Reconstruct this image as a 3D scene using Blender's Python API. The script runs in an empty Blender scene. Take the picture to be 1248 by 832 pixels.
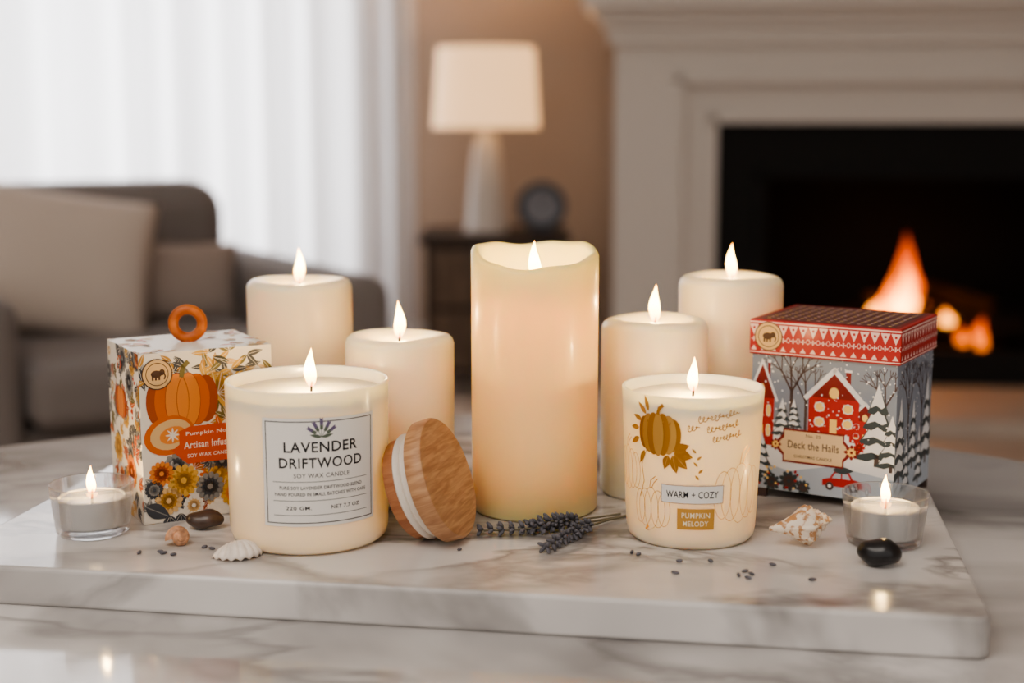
import bpy, bmesh, math, random
from math import sin, cos, pi, radians
from mathutils import Vector, Matrix
random.seed(7)
S = bpy.context.scene
COL = S.collection
try: S.view_settings.look = 'AgX - Medium High Contrast'
except Exception: pass
Z0 = 0.523      # top of the marble board
# ------------------------------------------------------------------ materials
def srgb(c):
    return tuple(((x/255)/12.92 if x/255 <= .04045 else ((x/255+.055)/1.055)**2.4) for x in c)+(1,)
def mat(name, col, rough=.5, metal=0, sss=0, sr=(.02,.012,.006), sscale=1, coat=0, emis=None, es=0, trans=0, bump=None, var=None, sheen=0):
    m = bpy.data.materials.new(name); m.use_nodes = True
    nt = m.node_tree; b = nt.nodes['Principled BSDF']
    c = srgb(col)
    b.inputs['Base Color'].default_value = c
    b.inputs['Roughness'].default_value = rough
    b.inputs['Metallic'].default_value = metal
    b.inputs['Subsurface Weight'].default_value = sss
    b.inputs['Subsurface Radius'].default_value = sr
    b.inputs['Subsurface Scale'].default_value = sscale
    b.inputs['Coat Weight'].default_value = coat
    b.inputs['Coat Roughness'].default_value = .15
    b.inputs['Transmission Weight'].default_value = trans
    b.inputs['Sheen Weight'].default_value = sheen
    if emis:
        b.inputs['Emission Color'].default_value = srgb(emis); b.inputs['Emission Strength'].default_value = es
    tc = nt.nodes.new('ShaderNodeTexCoord')
    if var:   # (scale, amount)
        n = nt.nodes.new('ShaderNodeTexNoise'); n.inputs['Scale'].default_value = var[0]; n.inputs['Detail'].default_value = 5
        nt.links.new(tc.outputs['Object'], n.inputs['Vector'])
        r = nt.nodes.new('ShaderNodeValToRGB')
        a = var[1]
        r.color_ramp.elements[0].position=.3; r.color_ramp.elements[1].position=.7
        r.color_ramp.elements[0].color = tuple(x*(1-a) for x in c[:3])+(1,)
        r.color_ramp.elements[1].color = tuple(min(1,x*(1+a)) for x in c[:3])+(1,)
        nt.links.new(n.outputs['Fac'], r.inputs['Fac']); nt.links.new(r.outputs['Color'], b.inputs['Base Color'])
    if bump:  # (scale, strength, distance)
        n = nt.nodes.new('ShaderNodeTexNoise'); n.inputs['Scale'].default_value = bump[0]; n.inputs['Detail'].default_value = 4
        nt.links.new(tc.outputs['Object'], n.inputs['Vector'])
        bp = nt.nodes.new('ShaderNodeBump'); bp.inputs['Strength'].default_value = bump[1]; bp.inputs['Distance'].default_value = bump[2]
        nt.links.new(n.outputs['Fac'], bp.inputs['Height']); nt.links.new(bp.outputs['Normal'], b.inputs['Normal'])
    return m

def marble(name, base, vein, scale, rough, width=.03, rot=.5, stretch=(1,1.8,1), vein2=None, coat=0, amt=(.6,.85,.6)):
    m = bpy.data.materials.new(name); m.use_nodes = True
    nt = m.node_tree; N = nt.nodes; L = nt.links; b = N['Principled BSDF']
    b.inputs['Roughness'].default_value = rough
    b.inputs['Coat Weight'].default_value = coat; b.inputs['Coat Roughness'].default_value = .05
    tc = N.new('ShaderNodeTexCoord'); mp = N.new('ShaderNodeMapping')
    mp.inputs['Rotation'].default_value = (0,0,rot); mp.inputs['Scale'].default_value = stretch
    L.new(tc.outputs['Object'], mp.inputs['Vector'])
    def veins(sc, w, det, dist, seed):
        n = N.new('ShaderNodeTexNoise'); n.noise_dimensions='4D'; n.inputs['W'].default_value = seed
        n.inputs['Scale'].default_value = sc; n.inputs['Detail'].default_value = det
        n.inputs['Roughness'].default_value=.5; n.inputs['Distortion'].default_value = dist
        L.new(mp.outputs['Vector'], n.inputs['Vector'])
        r = N.new('ShaderNodeValToRGB'); e = r.color_ramp.elements
        e[0].position=.5-w; e[0].color=(0,0,0,1); e[1].position=.5+w*.5; e[1].color=(0,0,0,1)
        k = e.new(.5); k.color=(1,1,1,1)
        L.new(n.outputs['Fac'], r.inputs['Fac']); return r.outputs['Color']
    def mask(sc, lo, hi, seed):
        n = N.new('ShaderNodeTexNoise'); n.noise_dimensions='4D'; n.inputs['W'].default_value = seed
        n.inputs['Scale'].default_value = sc; n.inputs['Detail'].default_value = 3
        L.new(mp.outputs['Vector'], n.inputs['Vector'])
        r = N.new('ShaderNodeMapRange'); r.inputs['From Min'].default_value=lo; r.inputs['From Max'].default_value=hi
        L.new(n.outputs['Fac'], r.inputs['Value']); return r.outputs['Result']
    def mul(a,bb,f=1.0):
        x = N.new('ShaderNodeMath'); x.operation='MULTIPLY'; L.new(a,x.inputs[0]); L.new(bb,x.inputs[1])
        y = N.new('ShaderNodeMath'); y.operation='MULTIPLY'; L.new(x.outputs[0],y.inputs[0]); y.inputs[1].default_value=f
        return y.outputs[0]
    def mix(fac, A, B):
        x = N.new('ShaderNodeMix'); x.data_type='RGBA'; L.new(fac, x.inputs['Factor'])
        if isinstance(A, tuple): x.inputs['A'].default_value=A
        else: L.new(A, x.inputs['A'])
        x.inputs['B'].default_value=B; return x.outputs['Result']
    c = mix(mul(mask(scale*.6,.35,.7,1.3), mask(scale*1.7,.3,.7,9.1),amt[0]), srgb(base), srgb(vein2 or vein))
    c = mix(mul(veins(scale*.5,width*1.8,5,.7,3.7), mask(scale*.8,.32,.56,5.5),amt[1]), c, srgb(vein))
    c = mix(mul(veins(scale*1.2,width,6,.6,8.2), mask(scale*.9,.40,.56,2.5),amt[2]), c, srgb(vein))
    L.new(c, b.inputs['Base Color'])
    return m

def emis_grad(name, stops, strength, clear=False):
    m = bpy.data.materials.new(name); m.use_nodes=True; nt=m.node_tree; nt.nodes.clear()
    o=nt.nodes.new('ShaderNodeOutputMaterial'); e=nt.nodes.new('ShaderNodeEmission')
    tc=nt.nodes.new('ShaderNodeTexCoord'); s=nt.nodes.new('ShaderNodeSeparateXYZ'); r=nt.nodes.new('ShaderNodeValToRGB')
    nt.links.new(tc.outputs['Generated'], s.inputs[0]); nt.links.new(s.outputs['Z'], r.inputs['Fac'])
    el=r.color_ramp.elements
    el[0].position=stops[0][0]; el[0].color=stops[0][1]+(1,)
    el[1].position=stops[-1][0]; el[1].color=stops[-1][1]+(1,)
    for p,c in stops[1:-1]:
        k=el.new(p); k.color=c+(1,)
    nt.links.new(r.outputs['Color'], e.inputs['Color']); e.inputs['Strength'].default_value=strength
    if clear:   # a flame is a glowing, see-through gas
        t=nt.nodes.new('ShaderNodeBsdfTransparent'); a=nt.nodes.new('ShaderNodeAddShader')
        nt.links.new(t.outputs[0],a.inputs[0]); nt.links.new(e.outputs[0],a.inputs[1]); nt.links.new(a.outputs[0],o.inputs[0])
    else: nt.links.new(e.outputs[0], o.inputs[0])
    return m

# ------------------------------------------------------------------ mesh helpers
def empty(name, loc=(0,0,0), rz=0):
    e = bpy.data.objects.new(name, None); e.location=loc; e.rotation_euler=(0,0,rz); e.empty_display_size=.02
    COL.objects.link(e); return e
def obj(name, verts, faces, mats, fm=None, parent=None, smooth=False, loc=None, rot=None):
    me = bpy.data.meshes.new(name); me.from_pydata([tuple(v) for v in verts], [], faces)
    if not isinstance(mats,(list,tuple)): mats=[mats]
    for m in mats: me.materials.append(m)
    if fm:
        for p,i in zip(me.polygons, fm): p.material_index=i
    if smooth:
        for p in me.polygons: p.use_smooth=True
    me.update()
    o = bpy.data.objects.new(name, me); COL.objects.link(o)
    if parent: o.parent=parent
    if loc: o.location=loc
    if rot: o.rotation_euler=rot
    return o
def fixn(o):
    bm=bmesh.new(); bm.from_mesh(o.data); bmesh.ops.recalc_face_normals(bm, faces=bm.faces); bm.to_mesh(o.data); bm.free(); return o
def sharp(o, ang=40):
    bm=bmesh.new(); bm.from_mesh(o.data)
    for e in bm.edges:
        if len(e.link_faces)==2 and e.calc_face_angle(0)>radians(ang): e.smooth=False
    bm.to_mesh(o.data); bm.free()
def lathe(name, prof, m, parent=None, seg=72, loc=None, rot=None, mod=None, ang=45):
    vs=[];fs=[];rings=[]
    for k,(r,z) in enumerate(prof):
        if r<1e-6: rings.append([len(vs)]); vs.append((0,0,z))
        else:
            idx=[]
            for i in range(seg):
                a=2*pi*i/seg; rr,zz=(r,z) if not mod else mod(k,r,z,a)
                idx.append(len(vs)); vs.append((rr*sin(a),-rr*cos(a),zz))
            rings.append(idx)
    for A,B in zip(rings,rings[1:]):
        for i in range(seg):
            j=(i+1)%seg
            if len(A)==1 and len(B)==1: break
            if len(A)==1: fs.append((A[0],B[j],B[i]))
            elif len(B)==1: fs.append((A[i],A[j],B[0]))
            else: fs.append((A[i],A[j],B[j],B[i]))
    o=obj(name,vs,fs,m,None,parent,True,loc,rot); fixn(o); sharp(o,ang); return o
def box(name,x0,x1,y0,y1,z0,z1,m,parent=None,bev=0,seg=2,loc=None,rot=None,smooth=True):
    v=[(x,y,z) for x in (x0,x1) for y in (y0,y1) for z in (z0,z1)]
    f=[(0,1,3,2),(4,6,7,5),(0,4,5,1),(2,3,7,6),(0,2,6,4),(1,5,7,3)]
    o=obj(name,v,f,m,None,parent,False,loc,rot); fixn(o)
    if bev:
        md=o.modifiers.new('bevel','BEVEL'); md.width=bev; md.segments=seg
        if smooth:
            for p in o.data.polygons: p.use_smooth=True
            md.harden_normals=True
    return o
def boxes(name, lst, m, parent=None):
    vs=[];fs=[]
    for (x0,x1,y0,y1,z0,z1) in lst:
        n=len(vs)
        vs+=[(x,y,z) for x in (x0,x1) for y in (y0,y1) for z in (z0,z1)]
        fs+=[tuple(n+i for i in q) for q in [(0,1,3,2),(4,6,7,5),(0,4,5,1),(2,3,7,6),(0,2,6,4),(1,5,7,3)]]
    return fixn(obj(name,vs,fs,m,None,parent))
def ellipsoid_data(c, r, rot=None, nu=10, nv=7):
    vs=[];fs=[]
    R = rot or Matrix.Identity(3)
    for j in range(nv+1):
        t=pi*j/nv
        for i in range(nu):
            a=2*pi*i/nu
            vs.append(Vector(c)+R@Vector((r[0]*sin(t)*cos(a), r[1]*sin(t)*sin(a), r[2]*cos(t))))
    for j in range(nv):
        for i in range(nu):
            k=(i+1)%nu; fs.append((j*nu+i,j*nu+k,(j+1)*nu+k,(j+1)*nu+i))
    return vs,fs
def merge(parts):
    V=[];F=[]
    for v,f in parts:
        n=len(V); V+=list(v); F+=[tuple(n+i for i in q) for q in f]
    return V,F
def tube_data(pts, rad, n=8):
    vs=[];fs=[]
    P=[Vector(p) for p in pts]
    for i,p in enumerate(P):
        d=(P[min(i+1,len(P)-1)]-P[max(i-1,0)]).normalized()
        a=d.cross(Vector((0,0,1)))
        if a.length<1e-3: a=d.cross(Vector((0,1,0)))
        a.normalize(); b=d.cross(a)
        r=rad[i] if isinstance(rad,(list,tuple)) else rad
        for k in range(n):
            t=2*pi*k/n; vs.append(p+a*r*cos(t)+b*r*sin(t))
    for i in range(len(P)-1):
        for k in range(n):
            l=(k+1)%n; fs.append((i*n+k,i*n+l,(i+1)*n+l,(i+1)*n+k))
    fs.append(tuple(range(n))); fs.append(tuple((len(P)-1)*n+k for k in range(n)))
    return vs,fs

# ------------------------------------------------------------------ flat printed artwork
class Art:
    def __init__(s, clip=None): s.v=[];s.f=[];s.m=[];s.mats=[];s.clip=clip
    def mi(s,m):
        if m not in s.mats: s.mats.append(m)
        return s.mats.index(m)
    def poly(s, pts, m, L=0, clip=True):
        pts=list(pts)
        if s.clip and clip:
            x0,x1,y0,y1=s.clip
            for ax,lim,sg in ((0,x0,1),(0,x1,-1),(1,y0,1),(1,y1,-1)):
                out=[]
                for i in range(len(pts)):
                    a=pts[i-1];b=pts[i]
                    ia=(a[ax]-lim)*sg>=0; ib=(b[ax]-lim)*sg>=0
                    if ia!=ib:
                        t=(lim-a[ax])/(b[ax]-a[ax]); out.append((a[0]+t*(b[0]-a[0]),a[1]+t*(b[1]-a[1])))
                    if ib: out.append(b)
                pts=out
                if len(pts)<3: return
        n=len(s.v); s.v+=[(p[0],p[1],L) for p in pts]; s.f.append(tuple(range(n,n+len(pts)))); s.m.append(s.mi(m))
    def rect(s,x0,x1,y0,y1,m,L=0,n=1):
        for i in range(n):
            a=x0+(x1-x0)*i/n;b=x0+(x1-x0)*(i+1)/n
            s.poly([(a,y0),(b,y0),(b,y1),(a,y1)],m,L)
    def ell(s,cx,cy,rx,ry,m,L=0,rot=0,n=20):
        c,d=cos(rot),sin(rot)
        s.poly([(cx+rx*cos(t)*c-ry*sin(t)*d, cy+rx*cos(t)*d+ry*sin(t)*c) for t in [2*pi*i/n for i in range(n)]],m,L)
    def leaf(s,x,y,l,w,rot,m,L=0,vein=None):
        up=[];dn=[]
        for i in range(9):
            t=i/8; up.append((l*t, w*sin(pi*t**.8))); dn.append((l*t,-w*sin(pi*t**.8)))
        pts=up+dn[::-1][1:-1]; c,d=cos(rot),sin(rot)
        s.poly([(x+a*c-b*d,y+a*d+b*c) for a,b in pts],m,L)
        if vein: s.stroke([(x,y),(x+l*.9*c,y+l*.9*d)],w*.12,vein,L+1)
    def stroke(s,pts,w,m,L=0):
        for a,b in zip(pts,pts[1:]):
            dx,dy=b[0]-a[0],b[1]-a[1]; l=math.hypot(dx,dy)
            if l<1e-9: continue
            ex,ey=dx/l*w*.3,dy/l*w*.3; nx,ny=-dy/l*w/2,dx/l*w/2
            s.poly([(a[0]-ex+nx,a[1]-ey+ny),(a[0]-ex-nx,a[1]-ey-ny),(b[0]+ex-nx,b[1]+ey-ny),(b[0]+ex+nx,b[1]+ey+ny)],m,L)
    def oval(s,cx,cy,rx,ry,w,m,L=0,n=28,t0=0,t1=2*pi):
        s.stroke([(cx+rx*cos(t0+(t1-t0)*i/n),cy+ry*sin(t0+(t1-t0)*i/n)) for i in range(n+1)],w,m,L)
    def flower(s,cx,cy,r,m1,m2,L=0,n=9):
        for i in range(n): s.ell(cx+r*.62*cos(2*pi*i/n),cy+r*.62*sin(2*pi*i/n),r*.4,r*.24,m1,L,2*pi*i/n,10)
        for i in range(n): s.ell(cx+r*.34*cos(2*pi*(i+.5)/n),cy+r*.34*sin(2*pi*(i+.5)/n),r*.3,r*.18,m2,L+1,2*pi*(i+.5)/n,8)
        s.ell(cx,cy,r*.2,r*.2,m1,L+2,0,8)
    def text(s,t,cx,cy,w,m,L=0,h=None,bold=0,maxseg=None):
        cu=bpy.data.curves.new('t','FONT'); cu.body=t; cu.resolution_u=3; cu.offset=bold; cu.space_character=1.08
        o=bpy.data.objects.new('t',cu); COL.objects.link(o); bpy.context.view_layer.update()
        dg=bpy.context.evaluated_depsgraph_get(); me=bpy.data.meshes.new_from_object(o.evaluated_get(dg))
        xs=[v.co.x for v in me.vertices]; ys=[v.co.y for v in me.vertices]
        sx=w/(max(xs)-min(xs)); sy=(h/(max(ys)-min(ys))) if h else sx
        mx=(max(xs)+min(xs))/2; my=(max(ys)+min(ys))/2; n=len(s.v)
        s.v+=[(cx+(v.co.x-mx)*sx,cy+(v.co.y-my)*sy,L) for v in me.vertices]
        for p in me.polygons: s.f.append(tuple(n+i for i in p.vertices)); s.m.append(s.mi(m))
        bpy.data.objects.remove(o); bpy.data.meshes.remove(me)
    def build(s,name,parent,fn,step=.00006,base=.00012):
        return obj(name,[fn(u,v,base+L*step) for u,v,L in s.v],s.f,s.mats,s.m,parent)

# ------------------------------------------------------------------ common materials
M_flame = emis_grad('flame',[(0,(.10,.04,.05)),(.10,(.6,.15,.02)),(.26,(1,.45,.08)),(.5,(1,.72,.26)),(.8,(1,.60,.14)),(1,(1,.36,.04))],10,True)
M_wick = mat('burnt_wick',(30,22,18),.9)
M_wax = mat('ivory_wax',(251,236,210),.40,sss=1,sr=(.011,.0100,.0055),coat=.2,bump=(60,.12,.001))
M_waxw = mat('warm_wax',(252,228,168),.36,sss=1,sr=(.012,.0108,.0035),coat=.2,bump=(45,.12,.001))
M_glassjar = mat('frosted_cream_glass',(250,234,210),.25,sss=1,sr=(.009,.0082,.0052),coat=.35)
M_glassjar2 = mat('frosted_warm_glass',(250,233,206),.33,sss=1,sr=(.010,.0090,.0052),coat=.2)
M_label = mat('label_paper',(244,239,232),.6)
M_ink = mat('black_ink',(34,34,38),.6)
M_gold = mat('gold_foil',(222,168,88),.32,metal=.55)
M_golddk = mat('gold_foil_dark',(192,132,56),.38,metal=.5)
M_alu = mat('aluminium_cup',(232,230,228),.35,metal=.35)
def wood(name, c1, c2, scale=40, axis=(1,8,8), rough=.5):
    m=bpy.data.materials.new(name); m.use_nodes=True; nt=m.node_tree; b=nt.nodes['Principled BSDF']
    b.inputs['Roughness'].default_value=rough
    tc=nt.nodes.new('ShaderNodeTexCoord'); mp=nt.nodes.new('ShaderNodeMapping'); mp.inputs['Scale'].default_value=axis
    n=nt.nodes.new('ShaderNodeTexNoise'); n.inputs['Scale'].default_value=scale; n.inputs['Detail'].default_value=6; n.inputs['Distortion'].default_value=.6
    r=nt.nodes.new('ShaderNodeValToRGB'); r.color_ramp.elements[0].position=.35; r.color_ramp.elements[1].position=.65
    r.color_ramp.elements[0].color=srgb(c1); r.color_ramp.elements[1].color=srgb(c2)
    nt.links.new(tc.outputs['Object'],mp.inputs['Vector']); nt.links.new(mp.outputs[0],n.inputs['Vector'])
    nt.links.new(n.outputs['Fac'],r.inputs['Fac']); nt.links.new(r.outputs['Color'],b.inputs['Base Color']); return m
M_wood = wood('light_oak',(172,124,88),(206,160,120),45,(1,9,1))
M_woodo = wood('orange_wood',(165,80,30),(205,115,50),90,(1,1,5),.4)
M_dark = wood('dark_walnut',(46,36,32),(66,52,44),8,(1,1,6))

def point(name,loc,p,c,r=.03,parent=None):
    l=bpy.data.lights.new(name,'POINT'); l.energy=p; l.color=c; l.shadow_soft_size=r
    o=bpy.data.objects.new(name,l); o.location=loc; COL.objects.link(o)
    if parent: o.parent=parent
    return o
WARM=(1,.68,.30)
def flame(parent, x, y, z, s=1.0, p=.07):
    prof=[(0,0),(.0014,.0005),(.0028,.0028),(.0037,.0060),(.0040,.0085),(.0036,.0120),(.0025,.0165),(.0013,.0205),(.0005,.0235),(0,.0252)]
    ph=x*400+parent.location.x*90
    o=lathe('flame',[(r*s,zz*s) for r,zz in prof],M_flame,parent,24,(x,y,z+.0030),None,ang=180)
    for v in o.data.vertices: v.co.x+=.0007*s*sin(v.co.z/s*190+ph)*min(1,v.co.z/.01)
    v,f=tube_data([(x,y,z-.002),(x+.0002,y,z+.003),(x+.0006,y,z+.0062)],[.0007,.0007,.0005],8)
    obj('wick',v,f,M_wick,None,parent,True)
    point('flame_light',(x,y,z+.003+.012*s),p,WARM,.003*s,parent)

# ================================================================== ROOM
M_wall = mat('beige_wall_paint',(190,170,152),.8,var=(1.5,.05))
M_white = mat('white_painted_wood',(222,216,210),.5)
M_floor = wood('pale_floor',(182,164,148),(200,182,166),3,(1,6,1),.45)
M_ceil = mat('ceiling_white',(235,232,228),.8)
YW=4.70
box('floor',-3.3,3.3,-1.2,YW+.1,-.05,0,M_floor)
box('ceiling',-3.3,3.3,-1.2,YW+.1,2.5,2.55,M_ceil)
boxes('wall_back',[(-3.3,-2.9,YW,YW+.1,0,2.5),(-.52,3.3,YW,YW+.1,0,2.5),(-2.9,-.52,YW,YW+.1,2.25,2.5),(-2.9,-.52,YW,YW+.1,0,.12)],M_wall)
box('wall_left',-3.4,-3.3,-1.2,YW+.1,0,2.5,M_wall)
box('wall_right',3.3,3.4,-1.2,YW+.1,0,2.5,M_wall)
boxes('baseboard_back',[(-.5,.30,YW-.015,YW,0,.11)],M_white)
boxes('window_1',[(-2.9,-2.84,YW+.02,YW+.07,.12,2.25),(-.58,-.52,YW+.02,YW+.07,.12,2.25),(-2.84,-.58,YW+.02,YW+.07,2.19,2.25),
   (-2.84,-.58,YW+.02,YW+.07,.12,.18),(-1.74,-1.68,YW+.02,YW+.07,.18,2.19)],M_white)
# sheer curtain
mc=bpy.data.materials.new('sheer_linen'); mc.use_nodes=True; nt=mc.node_tree; nt.nodes.clear()
o_=nt.nodes.new('ShaderNodeOutputMaterial'); d=nt.nodes.new('ShaderNodeBsdfDiffuse'); t=nt.nodes.new('ShaderNodeBsdfTranslucent'); tr=nt.nodes.new('ShaderNodeBsdfTransparent')
d.inputs[0].default_value=(.86,.85,.84,1); t.inputs[0].default_value=(.86,.86,.88,1)
m1=nt.nodes.new('ShaderNodeMixShader'); m1.inputs[0].default_value=.6; m2=nt.nodes.new('ShaderNodeMixShader'); m2.inputs[0].default_value=.06
nt.links.new(d.outputs[0],m1.inputs[1]); nt.links.new(t.outputs[0],m1.inputs[2]); nt.links.new(m1.outputs[0],m2.inputs[1]); nt.links.new(tr.outputs[0],m2.inputs[2]); nt.links.new(m2.outputs[0],o_.inputs[0])
vs=[];fs=[];NX=420
ph=0; xs=[-3.0+2.70*i/NX for i in range(NX+1)]
cols=[]
for x in xs:
    w=2*pi/(.17+.05*sin(x*3.1)+.03*sin(x*7.7)); ph+=w*2.70/NX
    cols.append(.052*sin(ph)+.03*sin(ph*.37+1))
for i,x in enumerate(xs):
    for j in range(5):
        z=.02+2.4*j/4; k=1.15-.35*j/4
        vs.append((x, YW-.18+cols[i]*k, z))
for i in range(NX):
    for j in range(4):
        a=i*5+j; fs.append((a,a+5,a+6,a+1))
obj('sheer_curtain',vs,fs,mc,smooth=True)
cr=empty('curtain_rod',(0,YW-.18,2.44))
v,f=tube_data([(-3.1,0,0),(-.2,0,0)],.014,12); obj('rod',v,f,M_dark,None,cr,True)
v,f=merge([ellipsoid_data((-.2,0,0),(.03,.03,.03)),ellipsoid_data((-3.1,0,0),(.03,.03,.03))]); obj('finials',v,f,M_dark,None,cr,True)

# fireplace ----------------------------------------------------------
M_black=mat('black_iron',(9,8,8),.75); M_brick=mat('sooty_firebrick',(26,20,18),.95,bump=(12,.5,.02))
fp=empty('fireplace',(.284,3.99,0),radians(-6))
boxes('surround',[(0,.17,0,.62,.0,.90),(1.563,1.733,0,.62,0,.90),(.17,.283,.035,.62,0,.773),(1.45,1.563,.035,.62,0,.773),
   (.17,1.563,.035,.62,.773,.90),(0,1.733,0,.62,.90,1.03)],M_white,fp)
boxes('plinths',[(-.012,.182,-.02,0,.04,.16),(1.551,1.745,-.02,0,.04,.16)],M_white,fp)
boxes('inner_bead',[(.165,.19,-.012,.036,.04,.905),(1.543,1.568,-.012,.036,.04,.905),(.165,1.568,-.012,.036,.88,.905),
   (.262,.285,.02,.06,.04,.795),(1.448,1.471,.02,.06,.04,.795),(.262,1.471,.02,.06,.773,.795)],M_white,fp)
boxes('mantel_shelf',[(-.02,1.753,-.03,.0,.985,1.03),(-.035,1.768,-.055,.3,1.03,1.055),(-.055,1.788,-.085,.3,1.055,1.08),(-.085,1.818,-.13,.3,1.08,1.125)],M_white,fp)
boxes('chimney_breast',[(.1,1.633,.12,.62,1.125,2.49)],M_wall,fp)
boxes('firebox_frame',[(.283,.40,.06,.10,.04,.773),(1.33,1.45,.06,.10,.04,.773),(.40,1.33,.06,.10,.62,.773),(.40,1.33,.06,.10,.04,.14),
   (.40,.425,.045,.06,.12,.64),(1.305,1.33,.045,.06,.12,.64),(.40,1.33,.045,.06,.62,.64)],M_black,fp)
boxes('firebox_liner',[(.285,.40,.10,.58,.04,.72),(1.33,1.448,.10,.58,.04,.72),(.40,1.33,.55,.58,.04,.72),(.40,1.33,.10,.58,.66,.72),(.40,1.33,.10,.58,.04,.12)],M_brick,fp)
boxes('hearth',[(-.12,1.85,-.42,0,0,.04),(.283,1.45,0,.06,0,.04)],mat('hearth_stone',(198,186,174),.5,var=(5,.08)),fp)
M_log=mat('charred_log',(40,26,20),.95,bump=(40,.8,.01))
parts=[tube_data([(.62,.22,.18),(.9,.25,.2),(1.18,.2,.19)],[.04,.045,.038],12),tube_data([(.66,.36,.18),(1.2,.34,.2)],.045,12),
       tube_data([(.72,.2,.25),(1.05,.38,.27)],[.035,.03],12),tube_data([(1.1,.2,.24),(.85,.38,.3)],[.03,.028],12)]
v,f=merge(parts); obj('logs',v,f,M_log,None,fp,True)
parts=[tube_data([(.58+i*.075,.14,.15),(.58+i*.075,.4,.15)],.008,6) for i in range(9)]
v,f=merge(parts); obj('grate',v,f,M_black,None,fp,True)
M_fire=emis_grad('fire',[(0,(1,.24,.025)),(.35,(1,.18,.015)),(.7,(.7,.08,.006)),(1,(.15,.012,.001))],1.1,True)
M_firec=emis_grad('fire_core',[(0,(1,.40,.07)),(.5,(1,.32,.045)),(1,(.5,.08,.006))],2.6,True)
def fl(x,y,z,w,h,m,nm='fire'):
    prof=[(0,0)]+[(w*(sin(pi*min(1,(k/14))**.55))*(1-.15*k/14),h*k/14) for k in range(1,14)]+[(0,h)]
    o=lathe(nm,prof,m,fp,20,(x,y,z),(0,0,0),mod=lambda k,r,z,a:(r*(1+.18*sin(3*a+z*30)),z),ang=180)
    for v in o.data.vertices: v.co.x+=.25*w*sin(v.co.z/h*5+x*20)
for a in [(.825,.16,.22,.040,.25,M_fire),(.855,.18,.22,.028,.16,M_fire),(.795,.17,.22,.026,.12,M_fire),(.825,.11,.23,.022,.15,M_firec),(.805,.11,.23,.024,.075,M_firec),(.842,.11,.225,.024,.085,M_firec),
          (.755,.12,.22,.024,.06,M_firec),(.95,.14,.20,.020,.05,M_firec),(1.00,.16,.14,.018,.06,M_fire),(1.05,.15,.13,.022,.10,M_fire),(.9,.3,.2,.03,.12,M_fire)]:
    fl(*a)

# side table, lamp, clock ----------------------------------------------
st=empty('side_table',(-.05,4.20,0))
boxes('cabinet',[(-.195,.195,-.19,.19,.06,.435)],M_dark,st)
box('top',-.215,.215,-.21,.21,.435,.459,M_dark,st,.004)
boxes('legs',[(x-.018,x+.018,y-.018,y+.018,0,.06) for x in(-.17,.17) for y in(-.165,.165)],M_dark,st)
boxes('drawer_fronts',[(-.18,.18,-.202,-.19,.26,.42),(-.18,.18,-.202,-.19,.08,.245)],wood('walnut_front',(90,74,62),(118,98,82),8,(6,1,1)),st)
v,f=merge([ellipsoid_data((0,-.214,.34),(.012,.012,.012)),ellipsoid_data((0,-.214,.165),(.012,.012,.012))]); obj('knobs',v,f,M_gold,None,st,True)
lp=empty('table_lamp',(-.075,4.17,.459))
M_cer=mat('white_ceramic',(210,204,198),.3)
lathe('base',[(0,0),(.062,0),(.064,.006),(.060,.014),(.058,.02),(.05,.12),(.038,.24),(.028,.275),(.012,.285),(.010,.30),(.010,.36),(0,.36)],M_cer,lp,40)
ms=mat('lamp_shade_linen',(250,232,208),.8,emis=(255,196,134),es=1.1)
lathe('shade',[(.153,.30),(.151,.30),(.136,.528),(.138,.528),(.1395,.528),(.1545,.30),(.153,.30)],ms,lp,48)
lathe('shade_diffuser',[(0,.304),(.1505,.304),(.1505,.306),(0,.306)],ms,lp,48)
v,f=merge([tube_data([(-.136,0,.52),(.136,0,.52)],.002,6),tube_data([(0,-.136,.52),(0,.136,.52)],.002,6),tube_data([(0,0,.35),(0,0,.52)],.003,6)]); obj('harp',v,f,M_gold,None,lp)
v,f=ellipsoid_data((0,0,.43),(.028,.028,.035),None,16,10); obj('bulb',v,f,mat('bulb_glow',(255,230,190),.5,emis=(255,205,140),es=25),None,lp,True)
ck=empty('desk_clock',(.085,4.12,.459))
def ring_prof(R,r,n=12): return [(R+r*cos(2*pi*i/n),r*sin(2*pi*i/n)) for i in range(n+1)]
lathe('case',ring_prof(.062,.011),mat('clock_case',(82,88,98),.35,metal=.4),ck,40,(0,0,.075),(pi/2,0,0),ang=180)
lathe('dial',[(0,-.012),(.058,-.012),(.058,.004),(0,.004)],mat('clock_dial',(140,142,150),.4),ck,40,(0,0,.075),(pi/2,0,0))
a=Art(); 
for k in range(12): 
    t=k*pi/6; a.stroke([(.043*cos(t),.043*sin(t)),(.052*cos(t),.052*sin(t))],.003,M_ink)
a.stroke([(0,0),(.02,.022)],.004,M_ink,1); a.stroke([(0,0),(-.012,.036)],.003,M_ink,1)
a.build('hands',ck,lambda u,v,o:(u,-.005-o*3,.075+v))
boxes('foot',[(-.035,.035,-.02,.02,0,.008)],M_ink,ck)

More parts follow.
